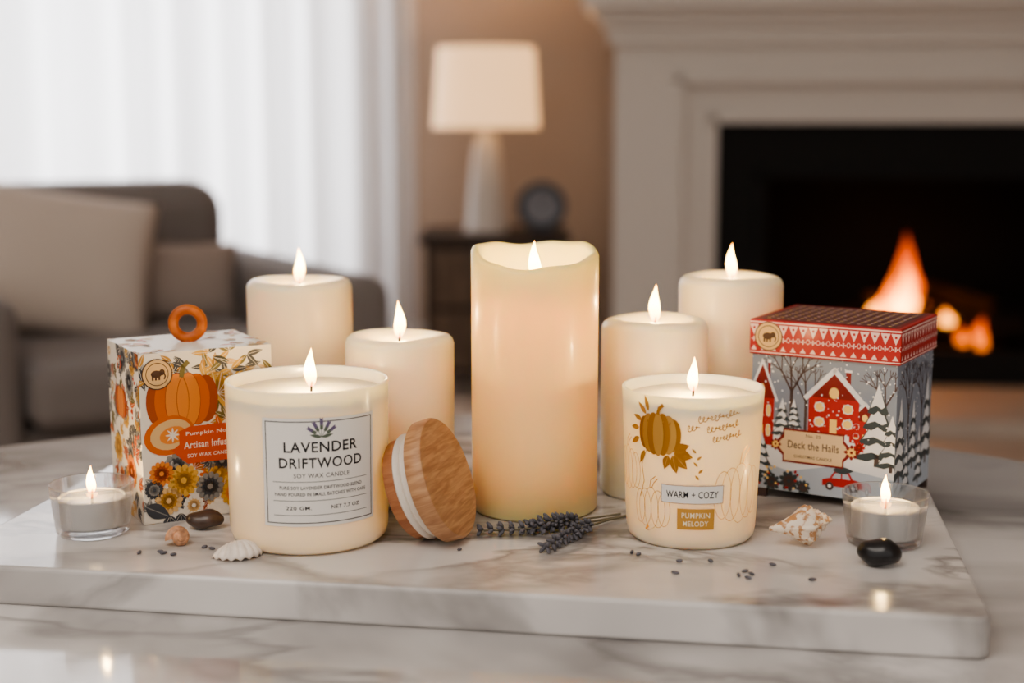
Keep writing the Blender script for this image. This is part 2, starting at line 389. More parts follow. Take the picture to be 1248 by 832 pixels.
# armchair ---------------------------------------------------------------
M_sofa=mat('grey_taupe_fabric',(134,127,124),.9,bump=(180,.2,.002),sheen=.15)
M_sofad=mat('grey_taupe_fabric_base',(112,105,102),.9)
ac=empty('armchair',(-.80,2.92,0),radians(30))
box('base',-.30,.30,-.36,.40,.09,.235,M_sofad,ac,.02,3)
box('seat',-.278,.278,-.42,.22,.235,.35,M_sofa,ac,.04,5)
box('back',-.60,.30,.20,.42,.12,.645,M_sofa,ac,.075,6)
box('arm_left',-.43,-.282,-.40,.30,.09,.475,M_sofa,ac,.045,5)
box('arm_right',.282,.43,-.40,.44,.09,.475,M_sofa,ac,.045,5)
boxes('legs',[(x-.02,x+.02,y-.02,y+.02,0,.09) for x in(-.34,.34) for y in(-.33,.33)],M_dark,ac)
def pillow(name,w,h,t,m,loc,rot):
    n=18; vs=[];fs=[]
    for sgn in (1,-1):
        b=len(vs)
        for i in range(n+1):
            for j in range(n+1):
                u=-1+2*i/n; v_=-1+2*j/n
                th=t*((1-abs(u)**3)*(1-abs(v_)**3))**.55
                pin=1-.06*(1-abs(u)**2)*abs(v_)**2
                pin2=1-.06*(1-abs(v_)**2)*abs(u)**2
                vs.append((w/2*u*pin2, sgn*th, h/2*v_*pin))
        for i in range(n):
            for j in range(n):
                q=(b+i*(n+1)+j,b+(i+1)*(n+1)+j,b+(i+1)*(n+1)+j+1,b+i*(n+1)+j+1); fs.append(q if sgn>0 else q[::-1])
    o=obj(name,vs,fs,m,None,None,True,loc,rot)
    bm=bmesh.new(); bm.from_mesh(o.data); bmesh.ops.remove_doubles(bm,verts=bm.verts,dist=1e-5); bmesh.ops.recalc_face_normals(bm,faces=bm.faces); bm.to_mesh(o.data); bm.free()
    return o
M_pil=mat('beige_linen',(214,201,190),.9,bump=(120,.3,.003)); M_pil2=mat('taupe_linen',(172,158,149),.9)
def cl(x,y): 
    c,s_=cos(radians(30)),sin(radians(30)); return (-.80+c*x-s_*y, 2.92+s_*x+c*y)
p=cl(-.12,.02); pillow('throw_pillow',.37,.31,.055,M_pil,(p[0],p[1],.490),(radians(-16),radians(10),radians(22)))
p=cl(.13,.12); pillow('throw_pillow',.32,.18,.045,M_pil2,(p[0],p[1],.43),(radians(-14),radians(3),radians(30)))

# ================================================================== coffee table + board
M_tab=marble('polished_table_marble',(234,231,229),(118,114,113),2.6,.09,.040,.6,(1,1.9,1),(194,190,188))
M_slab=marble('board_marble',(231,227,224),(104,98,96),5.0,.18,.050,-.55,(1,2.1,1),(182,176,172),amt=(.7,.85,.65))
ct=empty('coffee_table',(-.04,.67,0))
lathe('top',[(0,.47),(.64,.47),(.655,.474),(.66,.482),(.66,.492),(.656,.498),(.65,.5),(0,.5)],M_tab,ct,128)
lathe('pedestal',[(0,0),(.28,0),(.285,.008),(.28,.02),(.10,.05),(.06,.10),(.05,.25),(.06,.40),(.14,.46),(.16,.47),(0,.47)],M_white,ct,64)
sb=empty('marble_serving_board',(-.3365,.7905,.5),radians(-9.2))
W,D,H,R=.590,.378,.023,.008
pts=[]
for cx,cy,a0 in ((W-R,R,-pi/2),(W-R,D-R,0),(R,D-R,pi/2),(R,R,pi)):
    for k in range(6): pts.append((cx+R*cos(a0+k*pi/10),cy+R*sin(a0+k*pi/10)))
vsb=[(x,y,0) for x,y in pts]+[(x,y,H) for x,y in pts]; n=len(pts)
fsb=[tuple(range(n))[::-1],tuple(range(n,2*n))]+[(i,(i+1)%n,n+(i+1)%n,n+i) for i in range(n)]
o=obj('slab',vsb,fsb,M_slab,None,sb); fixn(o)
md=o.modifiers.new('b','BEVEL'); md.width=.0025; md.segments=3; md.limit_method='ANGLE'; md.angle_limit=radians(50)

# ================================================================== pillar candles
def shell_lathe(name, outer, core, m, parent, seg, mod=None, ang=80):
    """wax body with a hollow added inside so a hidden lamp can make it glow (outer profile + inverted core profile in one mesh)"""
    o=lathe(name,outer,m,parent,seg,mod=mod,ang=ang)
    c=lathe('tmp',core,m,None,48)
    bm=bmesh.new(); bm.from_mesh(c.data); bmesh.ops.reverse_faces(bm,faces=bm.faces)
    bm2=bmesh.new(); bm2.from_mesh(o.data)
    tmp=bpy.data.meshes.new('tmp'); bm.to_mesh(tmp); bm2.from_mesh(tmp); bm2.to_mesh(o.data)
    bm.free(); bm2.free(); bpy.data.objects.remove(c)
    for p in o.data.polygons: p.use_smooth=True
    return o
def pillar(x,y,r,h,m=None,fs_=1.0,fx=0):
    e=empty('pillar_candle',(x,y,Z0)); m=m or M_wax
    prof=[(0,0),(r-.002,0),(r,.002),(r,.02),(r+.0002,h*.5),(r,h-.006),(r-.0012,h-.0028),(r-.0035,h-.0008),(r-.007,h),(r-.012,h-.0008),(r-.018,h-.0030),(.008,h-.0052),(0,h-.0055)]
    def md_(k,rr,z,a):
        if k>=5: return rr*(1+.006*sin(3*a+x*50)), z+.0006*sin(2*a+x*90)
        return rr*(1+.002*sin(2*a+x*60)),z
    shell_lathe('body',prof,[(0,h*.35),(r-.013,h*.35),(r-.013,h-.016),(r-.018,h-.011),(0,h-.011)],m,e,80,mod=md_)
    flame(e,fx,0,h-.0055,fs_,.07)
    point('hidden_wax_light',(0,0,h-.020),.05,(1,.62,.24),.006,e)  # lamp added in the hollow so the solid-looking wax glows near its top
    return e
pillar(-.1547,1.03,.0380,.138)
pillar(-.0752,.938,.0363,.111)
pillar(.0967,.953,.0360,.120)
pillar(.158,1.02,.0373,.142)
# large hollow pillar with melted rim
e=empty('pillar_candle',(.0146,.911,Z0)); r=.0412
def rim(a): return .1685-.0055*cos(a)-.0022*cos(2*a)+.0010*sin(3*a+.6)+.0006*sin(7*a)
prof=[(0,0),(r-.002,0),(r,.002),(r,.05),(r,.10),(r,.14),(r,1),(r-.0012,2),(r-.0030,3),(r-.0048,4),(r-.0062,5),(r-.0072,.153),(r-.010,.1480),(.015,.1465),(0,.1462)]
def tall(k,rr,z,a):
    off={6:-.003,7:-.0008,8:0,9:-.0008,10:-.003}
    w=1+.006*sin(2*a+.5)+.003*sin(5*a)
    if k in off: return rr*(w if k<9 else w*.99), rim(a)+off[k]
    return rr*(w if k<9 else 1), z
shell_lathe('body',prof,[(0,.02),(r-.010,.02),(r-.009,.139),(r-.011,.1425),(0,.1430)],M_waxw,e,128,mod=tall,ang=180)
flame(e,0,0,.1475,1.0,.13)
point('hidden_wax_light',(0,0,.130),.15,(1,.60,.20),.008,e)  # hidden lamp in the hollow lights the wax wall from within

# ================================================================== lavender jar candle
j=empty('lavender_jar_candle',(-.124,.846,Z0))
jp=[(0,0),(.040,0),(.0440,.0008),(.0466,.0030),(.0478,.0070),(.0481,.012),(.0490,.0968),(.0487,.0975),(.0480,.0978),(.0472,.0975),(.0469,.0968),(.0466,.0900),(.0452,.0895),(.0450,.010),(.043,.005),(0,.004)]
lathe('glass',jp,M_glassjar,j,96,ang=50)
lathe('wax',[(0,.0850),(.0448,.0850),(.0450,.0900),(.044,.0908),(.03,.0900),(0,.0896)],M_wax,j,72)
flame(j,.0025,0,.0896,.95,.13)
point('hidden_wax_light',(0,0,.074),.045,WARM,.008,j)  # lamp added in the empty space under the wax disc for a warm glow
def wrap(prof_pts,th0):
    seg=[(z,r) for r,z in prof_pts]
    def R_(z):
        for (z0,r0),(z1,r1) in zip(seg,seg[1:]):
            if z0<=z<=z1 and z1>z0: return r0+(r1-r0)*(z-z0)/(z1-z0)
        return seg[-1][1]
    def fn(u,v,o):
        rr=R_(v)+o; a=th0+u/.0485; return (rr*sin(a),-rr*cos(a),v)
    return fn
a=Art(); zc=.0510; hw=.0350; hh=.0320
a.rect(-hw,hw,zc-hh,zc+hh,M_label,0,24)
b=.0018; w=.0005
for (x0,x1,y0,y1) in ((-hw+b,hw-b,zc+hh-b-w,zc+hh-b),(-hw+b,hw-b,zc-hh+b,zc-hh+b+w)): a.rect(x0,x1,y0,y1,M_ink,1,24)
for x in (-hw+b,hw-b-w): a.rect(x,x+w,zc-hh+b,zc+hh-b,M_ink,1)
M_lav=mat('lavender_ink',(112,98,130),.6); M_grn=mat('sage_ink',(100,110,95),.6)
for ang in (-.95,-.48,0,.48,.95):
    ln=.0095 if abs(ang)<.1 else .0085
    bx,by=0,.0718
    a.stroke([(bx,by),(bx+ln*sin(ang),by+ln*cos(ang))],.0003,M_grn,1)
    for k in range(5):
        t=ln*(.45+.14*k); 
        for sd in (-.5,.5): a.leaf(bx+t*sin(ang),by+t*cos(ang),.0020,.0005,pi/2-ang+sd,M_lav if k>1 else M_grn,2)
a.leaf(0,.0718,.007,.0010,pi/2+1.35,M_grn,2);a.leaf(0,.0718,.007,.0010,pi/2-1.35,M_grn,2)
a.text('LAVENDER',0,.0660,.044,M_ink,1,.0062,.014)
a.text('DRIFTWOOD',0,.0567,.050,M_ink,1,.0062,.014)
a.text('SOY WAX CANDLE',0,.0492,.033,M_ink,1,.0026)
a.rect(-.029,.029,.0454,.0457,M_ink,1,16)
a.text('PURE SOY LAVENDER DRIFTWOOD BLEND',0,.0420,.050,M_ink,1,.0020,.012)
a.text('HAND POURED IN SMALL BATCHES WITH CARE',0,.0382,.056,M_ink,1,.0020,.012)
a.rect(-.029,.029,.0342,.0345,M_ink,1,16)
a.text('220 GM.',-.014,.0300,.015,M_ink,1,.0022,.012); a.text('NET 7.7 OZ',.014,.0300,.018,M_ink,1,.0022,.012)
a.rect(-.029,.029,.0256,.0259,M_ink,1,16)
a.build('label',j,wrap(jp[5:7],radians(17.5)))

# ================================================================== gold print jar candle
g=empty('gold_print_jar_candle',(.110,.850,Z0))
gp=[(0,.002),(.030,.001),(.033,0),(.0365,.0005),(.0385,.0030),(.0393,.0070),(.0396,.012),(.0430,.0920),(.0427,.0926),(.0421,.0928),(.0414,.0926),(.0411,.092),(.0402,.0860),(.0390,.0856),(.0362,.014),(.034,.010),(0,.009)]
lathe('glass',gp,M_glassjar2,g,96,ang=50)
lathe('wax',[(0,.0810),(.0383,.0810),(.0388,.0864),(.037,.0870),(.025,.0864),(0,.0860)],M_wax,g,72)
flame(g,0,0,.0860,.85,.12)
point('hidden_wax_light',(0,0,.070),.045,WARM,.008,g)  # added lamp below the thin wax layer, warms the glass from inside
a=Art()
def seg(x,y,rx,ry,m,L,rot=0): a.ell(x,y,rx,ry,m,L,rot,26)
px,py=-.0235,.0700
for dx,rx,mm,L in ((-.0112,.0050,M_golddk,0),(.0112,.0050,M_golddk,0),(-.0075,.0058,M_gold,2),(.0075,.0058,M_gold,2),(-.0035,.0052,M_golddk,4),(.0035,.0052,M_golddk,4),(0,.0042,M_gold,6)):
    ry=.0130*(1-(dx/.022)**2)
    seg(px+dx,py,rx,ry,mm,L); a.oval(px+dx,py,rx,ry,.00032,M_golddk if mm is M_gold else M_gold,L+1)
a.stroke([(px,py+.0125),(px+.001,py+.0155),(px+.0035,py+.0175)],.0022,M_golddk,8)
for (x,y,l,w,rt) in ((-.012,.060,.013,.0036,-.2),(-.012,.059,.0125,.0036,-.75),(-.013,.058,.011,.0030,-1.3),(-.012,.061,.011,.003,.35),(-.016,.058,.009,.0028,-1.9)):
    a.leaf(x,y,l,w,rt,M_golddk,9,M_gold)
for (x,y,l,w,rt) in ((-.033,.081,.010,.0016,2.4),(-.037,.077,.009,.0016,2.9),(-.031,.083,.010,.0016,1.9),(-.040,.066,.010,.0018,3.6),(-.040,.072,.009,.0016,3.2),(-.035,.059,.010,.0018,4.2)):
    a.leaf(x,y,l,w,rt,M_gold,2)
a.stroke([(-.033,.060),(-.038,.050),(-.036,.040),(-.040,.030)],.0005,M_gold,1)
def outp(cx,cy,s):
    for dx,rx in ((-.011,.005),(-.006,.006),(0,.0065),(.006,.006),(.011,.005)): a.oval(cx+dx*s,cy,rx*s,(.0135-abs(dx)*.25)*s,.0003,M_gold,0,26)
    a.stroke([(cx-.001*s,cy+.0135*s),(cx,cy+.018*s),(cx+.004*s,cy+.021*s)],.0005,M_gold,1)
    a.stroke([(cx+.001*s,cy+.0135*s),(cx+.003*s,cy+.017*s),(cx+.006*s,cy+.0195*s)],.0005,M_gold,1)
outp(-.030,.024,.95); outp(.038,.034,1.35); outp(-.056,.045,1)
random.seed(3)
def scribble(x0,y0,n,s,slope=.15):
    pts=[]
    for i in range(n*12):
        t=i/12; pts.append((x0+t*s*.95+.42*s*sin(2*pi*t+1.2), y0+t*s*slope+ s*(.42+.30*sin(t*1.7)+.2*sin(t*4.1))*sin(2*pi*t)))
    a.stroke(pts,.00042,M_golddk,1)
scribble(.004,.0800,11,.0028,.12); scribble(.010,.0740,9,.0027,.12); scribble(.014,.0680,9,.0025,.12); scribble(-.003,.0745,3,.0026)
for k in range(5): a.leaf(.003+k*.0006,.060-k*.004,.004,.0008,.6 if k%2 else 2.4,M_gold,1)
a.rect(-.0215,.0235,.0290,.0405,M_label,3,14)
for y in (.0292,.0400): a.rect(-.0212,.0232,y,y+.0003,M_golddk,4,14)
for x in (-.0213,.0230): a.rect(x,x+.0003,.0292,.0403,M_golddk,4)
a.text('WARM + COZY',.001,.03475,.037,M_ink,4,.0042,.008)
a.rect(-.0095,.0170,.0135,.0262,M_gold,3,10)
M_cream=mat('cream_ink',(252,236,200),.5)
a.text('PUMPKIN',.00375,.0222,.020,M_cream,4,.0032,.01); a.text('MELODY',.00375,.0172,.018,M_cream,4,.0032,.01)
a.build('gold_artwork',g,wrap(gp[6:8],radians(-7.4)))

# ================================================================== tealights
mg=bpy.data.materials.new('clear_glass'); mg.use_nodes=True; nt=mg.node_tree; pb=nt.nodes['Principled BSDF']; oo=nt.nodes['Material Output']
pb.inputs['Transmission Weight'].default_value=1; pb.inputs['Roughness'].default_value=.02; pb.inputs['IOR'].default_value=1.45
tp=nt.nodes.new('ShaderNodeBsdfTransparent'); mx=nt.nodes.new('ShaderNodeMixShader'); mx.inputs[0].default_value=.5
nt.links.new(tp.outputs[0],mx.inputs[1]); nt.links.new(pb.outputs[0],mx.inputs[2]); nt.links.new(mx.outputs[0],oo.inputs[0])
def tealight(x,y,s=1):
    e=empty('tealight_candle',(x,y,Z0))
    lathe('glass_cup',[(0,0),(.0195,0),(.0213,.0008),(.0222,.0030),(.0255,.0295),(.0256,.0312),(.0250,.0318),(.0241,.0312),(.0238,.0295),(.0218,.0068),(.020,.0056),(0,.0052)],mg,e,64)
    lathe('metal_cup',[(0,.0058),(.0188,.0058),(.0192,.0066),(.0198,.0225),(.0203,.0229),(.0198,.0233),(.0192,.0228),(.0190,.0200),(0,.0200)],M_alu,e,48)
    lathe('wax',[(0,.0201),(.0188,.0201),(.0189,.0222),(.017,.0218),(0,.0212)],M_wax,e,48)
    flame(e,0,0,.0212,.72,.07)
tealight(-.2590,.852); tealight(.224,.829,1.05)

# ================================================================== wooden lid
nrm=Vector((.90,-.27,.34)).normalized()
q=nrm.to_track_quat('Z','Y').to_euler()
ld=bpy.data.objects.new('wooden_jar_lid',None); COL.objects.link(ld); ld.empty_display_size=.02
ld.rotation_euler=q
rw=.0375
sq=math.sqrt(1-nrm.z**2)
low=min((z*nrm.z - r*sq) for r,z in ((rw,0),(rw,.011),(.031,-.018)))
ld.location=(-.0480,.838,Z0-low+.0002)
lathe('disc',[(0,0),(rw-.001,0),(rw,.001),(rw,.0095),(rw-.0012,.011),(0,.011)],M_wood,ld,80)
lathe('seal',[(0,-.0105),(.0318,-.0105),(.0330,-.0095),(.0325,-.0075),(.0312,-.0065),(.0330,-.0045),(.0325,-.001),(.031,-.0002),(0,-.0002)],mat('silicone_seal',(230,220,208),.4,sss=.4,sr=(.005,.004,.003)),ld,64)
lathe('plug',[(0,-.018),(.0298,-.018),(.0308,-.017),(.0308,-.0107),(0,-.0107)],wood('plug_wood',(160,100,66),(186,128,88),45,(1,7,1)),ld,64)

# ================================================================== autumn gift box
C_=lambda n,c,r=.5:mat(n,c,r,coat=.1)
A_cream=C_('print_cream',(240,231,216)); A_or=C_('print_orange',(208,104,36)); A_or2=C_('print_orange_light',(226,138,64)); A_or3=C_('print_orange_dark',(168,76,28))
A_navy=C_('print_slate',(70,72,78)); A_gold=C_('print_ochre',(188,138,62)); A_yel=C_('print_mustard',(216,168,80)); A_red=C_('print_terracotta',(205,84,48))
A_tan=C_('print_tan',(222,184,130)); A_grey=C_('print_grey',(140,138,134)); A_olive=C_('print_olive',(120,108,60)); A_brown=C_('print_brown',(84,56,38))
ab=empty('autumn_gift_box',(-.2310,.866,Z0),radians(30)); BW,BD,BH=.087,.074,.109
box('carton',0,BW,0,BD,0,BH,A_cream,ab,.0008,2)
def florals(a,W,H,n,seed,L=0):
    random.seed(seed)
    for i in range(n):
        x=random.uniform(0,W);y=random.uniform(0,H);k=random.random()
        if k<.60:
            m=random.choice([A_navy,A_gold,A_or,A_olive,A_grey,A_yel,A_navy,A_or3]); rt=random.uniform(0,6.28)
            for q_ in (-.6,0,.6): a.leaf(x,y,random.uniform(.007,.012),random.uniform(.0012,.0022),rt+q_,m,L+(i%6)*2,A_cream)
        elif k<.85:
            c=random.choice([(A_yel,A_gold),(A_grey,A_navy),(A_or2,A_or3),(A_cream,A_tan),(A_navy,A_grey)])
            a.flower(x,y,random.uniform(.005,.009),c[0],c[1],L+(i%6)*2,11)
        else:
            for q_ in range(5): a.ell(x+random.uniform(-.004,.004),y+random.uniform(-.004,.004),.0013,.0013,A_red if i%2 else A_or,L+8,0,10)
def pumpkin(a,cx,cy,rx,ry,L):
    for dx,w_,m in ((-.68,.34,A_or3),(.68,.34,A_or3),(-.42,.38,A_or),(.42,.38,A_or),(-.15,.34,A_or2),(.18,.34,A_or2)):
        a.ell(cx+dx*rx,cy,w_*rx,ry*(1-.28*abs(dx)),m,L,0,26); a.oval(cx+dx*rx,cy,w_*rx,ry*(1-.28*abs(dx)),.0004,A_or3,L+1,24); L+=1
    a.stroke([(cx,cy+ry*.85),(cx+.001,cy+ry*1.15),(cx+.004,cy+ry*1.3)],.003,A_olive,L+2)
a=Art((0,BW,0,BH)); florals(a,BW,BH*.52,60,11); 
random.seed(5)
for i in range(34):
    x=random.uniform(.035,.089); y=random.uniform(.062,.108)
    for q_ in (-.5,0,.5): a.leaf(x,y,.011,.0019,random.uniform(0,6.28)+q_,random.choice([A_gold,A_yel,A_tan,A_navy,A_olive]),(i%5)*2,A_cream)
for i in range(10):
    x=random.uniform(.0,.03); y=random.uniform(.092,.108)
    for q_ in (-.5,0,.5): a.leaf(x,y,.009,.0016,random.uniform(0,6.28)+q_,random.choice([A_navy,A_gold,A_grey]),(i%5)*2,A_cream)
pumpkin(a,.0270,.0775,.0225,.0185,16)
for q_ in range(7): a.leaf(.050,.080,.015,.0028,-.9+q_*.45,[A_yel,A_gold][q_%2],14,A_cream)
a.ell(.018,.056,.0165,.0125,A_or,30,.2); a.ell(.019,.0565,.0135,.0095,A_tan,31,.2); a.ell(.020,.056,.0085,.0055,A_or2,32,.2)
for q_ in range(8): a.leaf(.020,.056,.005,.0006,q_*pi/4,A_cream,33)
for fx,fy,fr,c1,c2 in ((.026,.026,.0105,A_yel,A_gold),(.012,.032,.008,A_or2,A_or3),(.043,.020,.0095,A_grey,A_navy),(.016,.014,.0090,A_tan,A_gold),(.058,.014,.0085,A_yel,A_or2),(.007,.022,.006,A_navy,A_grey),(.032,.009,.007,A_cream,A_tan)):
    a.flower(fx,fy,fr,c1,c2,34,13)
a.leaf(.001,.012,.018,.005,-.5,A_navy,38,A_grey)
a.poly([(.019,.046),(.024,.0495),(.024,.058),(.031,.0605),(.080,.0605),(.086,.056),(.084,.048),(.087,.041),(.080,.0365),(.029,.0365),(.025,.040)],A_red,40)
a.text('Pumpkin No. 1',.044,.0555,.031,A_cream,41,.0032,.01); a.text('Artisan Infusions',.0455,.0485,.037,A_cream,41,.0046,.015); a.text('SOY WAX CANDLE',.044,.0415,.030,A_cream,41,.0024,.01)
def medal(a,cx,cy,r,L):
    a.ell(cx,cy,r,r,A_brown,L,0,32); a.ell(cx,cy,r*.93,r*.93,A_tan,L+1,0,32); a.oval(cx,cy,r*.72,r*.72,r*.05,A_brown,L+2)
    a.ell(cx-.05*r,cy+.02*r,r*.36,r*.24,A_brown,L+3); a.ell(cx+.32*r,cy+.12*r,r*.18,r*.2,A_brown,L+3)
    a.stroke([(cx+.44*r,cy+.1*r),(cx+.52*r,cy-.15*r),(cx+.46*r,cy-.32*r)],r*.09,A_brown,L+3)
    for dx in (-.3,-.1,.12): a.rect(cx+dx*r-.05*r,cx+dx*r+.07*r,cy-.38*r,cy,A_brown,L+3)
medal(a,.0115,.0955,.0098,44)
a.build('front_print',ab,lambda u,v,o:(u,-o,v),step=.00001)
a=Art((0,BD,0,BH)); florals(a,BD,BH,95,23); pumpkin(a,.030,.072,.013,.011,16)
a.flower(.05,.03,.011,A_or2,A_or3,20,12); a.flower(.02,.04,.010,A_yel,A_gold,20,12); a.flower(.052,.088,.009,A_grey,A_navy,20,12)
a.build('side_print',ab,lambda u,v,o:(-o,BD-u,v),step=.00001)
a=Art((0,BW,0,BD))
random.seed(9)
for i in range(30):
    x=random.choice([random.uniform(.06,.089),random.uniform(0,.02)]); y=random.uniform(0,BD)
    for q_ in (-.5,0,.5): a.leaf(x,y,.010,.0018,random.uniform(0,6.28)+q_,random.choice([A_gold,A_yel,A_tan,A_or]),(i%5)*2,A_cream)
a.build('lid_print',ab,lambda u,v,o:(u,v,BH+o),step=.00001)
lathe('ring_handle',ring_prof(.0092,.0034,14),M_woodo,ab,48,(BW/2,BD/2,BH+.0118),(pi/2,0,radians(-22)),ang=180)
lathe('ring_mount',[(0,0),(.004,0),(.0035,.002),(.0015,.003),(0,.003)],M_woodo,ab,16,(BW/2,BD/2,BH-.0005))

# ================================================================== christmas gift box
X_sky=C_('print_winter_sky',(140,150,166)); X_snow=C_('print_snow',(230,232,236)); X_red=C_('print_red',(180,46,46)); X_dred=C_('print_dark_red',(130,32,34))
X_tree=C_('print_fir',(62,74,80)); X_win=C_('print_window_glow',(250,212,130)); X_tan=C_('print_parchment',(224,198,160)); X_br=C_('print_bark',(84,68,66)); X_pink=C_('print_pale_pink',(240,208,200)); X_bl=C_('print_pale_blue',(180,192,206))
xb=empty('christmas_gift_box',(.159,.942,Z0),radians(-31)); XW,XD,XH=.102,.088,.121; LZ=.0975
i_=.0018
box('carton',i_,XW-i_,i_,XD-i_,.006,LZ+.002,X_sky,xb,.0006,2)
boxes('bracket_feet',[(i_,.014,i_,.006,0,.006),(i_,.006,i_,.014,0,.006),(XW-.014,XW-i_,i_,.006,0,.006),(XW-.006,XW-i_,i_,.014,0,.006),(i_,.014,XD-.006,XD-i_,0,.006),(XW-.014,XW-i_,XD-.006,XD-i_,0,.006)],X_br,xb)
box('lid',0,XW,0,XD,LZ,XH,X_red,xb,.001,2)
def fir(a,x,y,h,L,snow=True):
    a.rect(x-h*.03,x+h*.03,y-h*.08,y+h*.1,X_br,L)
    for k in range(4):
        b0=y+h*.2*k; w_=h*(.30-.055*k); t_=b0+h*.36
        a.poly([(x-w_,b0),(x-w_*.4,b0-h*.02),(x,b0+h*.03),(x+w_*.4,b0-h*.02),(x+w_,b0),(x,t_)],X_tree,L+2*k)
        if snow: a.poly([(x-w_*.75,b0+h*.06),(x-w_*.2,b0+h*.1),(x+w_*.3,b0+h*.06),(x+w_*.6,b0+h*.09),(x,t_+h*.01)],X_snow,L+2*k+1)
def bare(a,x,y,h,L):
    def br(x,y,l,an,w_,d):
        x2,y2=x+l*cos(an),y+l*sin(an); a.stroke([(x,y),(x2,y2)],w_,X_br,L)
        if d:
            for da in (-.5,.05,.5): br(x2,y2,l*.62,an+da,w_*.6,d-1)
    br(x,y,h*.4,pi/2,h*.035,3)
def house(a,x,y,w_,h,L):
    a.rect(x,x+w_,y,y+h,X_red,L)
    a.poly([(x-.001,y+h),(x+w_+.001,y+h),(x+w_/2,y+h*1.75)],X_dred,L)
    a.stroke([(x-.002,y+h-.001),(x+w_/2,y+h*1.78),(x+w_+.002,y+h-.001)],w_*.10,X_snow,L+1)
    a.rect(x+w_*.43,x+w_*.57,y,y+h*.42,X_win,L+1)
    for cx in (.22,.78):
        for cy in (.2,.62):
            a.rect(x+w_*(cx-.09),x+w_*(cx+.09),y+h*cy,y+h*(cy+.24),X_win,L+1); a.oval(x+w_*cx,y+h*(cy+.12),w_*.1,h*.13,w_*.02,X_snow,L+2,8)
    a.ell(x+w_/2,y+h*1.15,w_*.10,h*.16,X_win,L+1,0,12)
    a.rect(x+w_*.72,x+w_*.82,y+h*1.2,y+h*1.75,X_dred,L-1); a.rect(x+w_*.70,x+w_*.84,y+h*1.75,y+h*1.82,X_snow,L)
a=Art((i_,XW-i_,.006,LZ))
random.seed(4)
a.poly([(0,.006),(XW,.006),(XW,.046),(.075,.052),(.045,.045),(.02,.050),(0,.044)],X_snow,0)
a.poly([(0,.006),(XW,.006),(XW,.022),(.06,.027),(.03,.020),(0,.026)],X_bl,1)
for i in range(150): 
    r_=random.uniform(.0003,.0008); a.ell(random.uniform(0,XW),random.uniform(.045,LZ),r_,r_,X_snow,30,0,6)
bare(a,.030,.050,.060,2); bare(a,.040,.048,.050,2); bare(a,.093,.050,.05,2)
house(a,.001,.036,.017,.032,4); house(a,.042,.048,.034,.024,8); house(a,.070,.044,.020,.015,6)
fir(a,.0240,.044,.026,12); fir(a,.0885,.034,.052,12); fir(a,.0100,.016,.030,14); fir(a,.098,.030,.036,14); fir(a,.032,.050,.02,8)
for x,y,r_ in ((.006,.014,.006),(.018,.011,.006),(.03,.013,.007),(.040,.010,.005)): 
    a.flower(x,y,r_,X_tree,X_br,20,9)
for i in range(24): a.ell(random.uniform(.002,.045),random.uniform(.008,.022),.0009,.0009,X_red if i%2 else X_win,24,0,8)
lx,ly=.046,.0375
a.poly([(lx-.028,ly),(lx-.021,ly+.007),(lx-.021,ly+.0115),(lx+.021,ly+.0115),(lx+.021,ly+.007),(lx+.028,ly),(lx+.021,ly-.007),(lx+.021,ly-.0115),(lx-.021,ly-.0115),(lx-.021,ly-.007)],X_dred,32)
a.poly([(lx-.0255,ly),(lx-.020,ly+.0055),(lx-.020,ly+.0102),(lx+.020,ly+.0102),(lx+.020,ly+.0055),(lx+.0255,ly),(lx+.020,ly-.0055),(lx+.020,ly-.0102),(lx-.020,ly-.0102),(lx-.020,ly-.0055)],X_tan,33)
a.text('Deck the Halls',lx,ly+.001,.035,X_br,34,.0052,.012); a.text('CHRISTMAS CANDLE',lx,ly-.0068,.026,X_br,34,.002,.01); a.text('No. 25',lx,ly+.0078,.010,X_br,34,.002,.01)
a.flower(lx-.026,ly,.004,X_dred,X_win,35,8); a.flower(lx+.026,ly,.005,X_dred,X_win,35,8); a.flower(lx+.031,ly+.004,.004,X_red,X_dred,35,8)
cx,cy=.066,.0135
a.poly([(cx-.013,cy),(cx-.013,cy+.004),(cx-.008,cy+.0055),(cx-.005,cy+.010),(cx+.005,cy+.010),(cx+.0075,cy+.006),(cx+.013,cy+.005),(cx+.014,cy)],X_red,26)
a.poly([(cx-.0065,cy+.0056),(cx-.0042,cy+.009),(cx-.0005,cy+.009),(cx-.0005,cy+.0056)],X_bl,27); a.poly([(cx+.0005,cy+.0056),(cx+.0005,cy+.009),(cx+.0042,cy+.009),(cx+.006,cy+.0056)],X_bl,27)
for dx in (-.008,.008): a.ell(cx+dx,cy,.0028,.0028,X_br,28,0,16); a.ell(cx+dx,cy,.0012,.0012,X_snow,29,0,12)
a.leaf(cx-.006,cy+.011,.014,.0025,.05,X_tree,28)
a.build('front_print',xb,lambda u,v,o:(u,i_-o,v),step=.00001)
a=Art((i_,XD-i_,.006,LZ))
a.poly([(0,.006),(XD,.006),(XD,.04),(.05,.034),(0,.042)],X_bl,0)
for i in range(110): 
    r_=random.uniform(.0003,.0009); a.ell(random.uniform(0,XD),random.uniform(.03,LZ),r_,r_,X_snow,30,0,6)
bare(a,.03,.035,.07,2); bare(a,.062,.035,.065,2)
for x,y,h in ((.012,.022,.055),(.042,.026,.045),(.075,.024,.058),(.028,.012,.035),(.058,.012,.038)): fir(a,x,y,h,8)
a.build('side_print',xb,lambda u,v,o:(XW-i_+o,u,v),step=.00001)
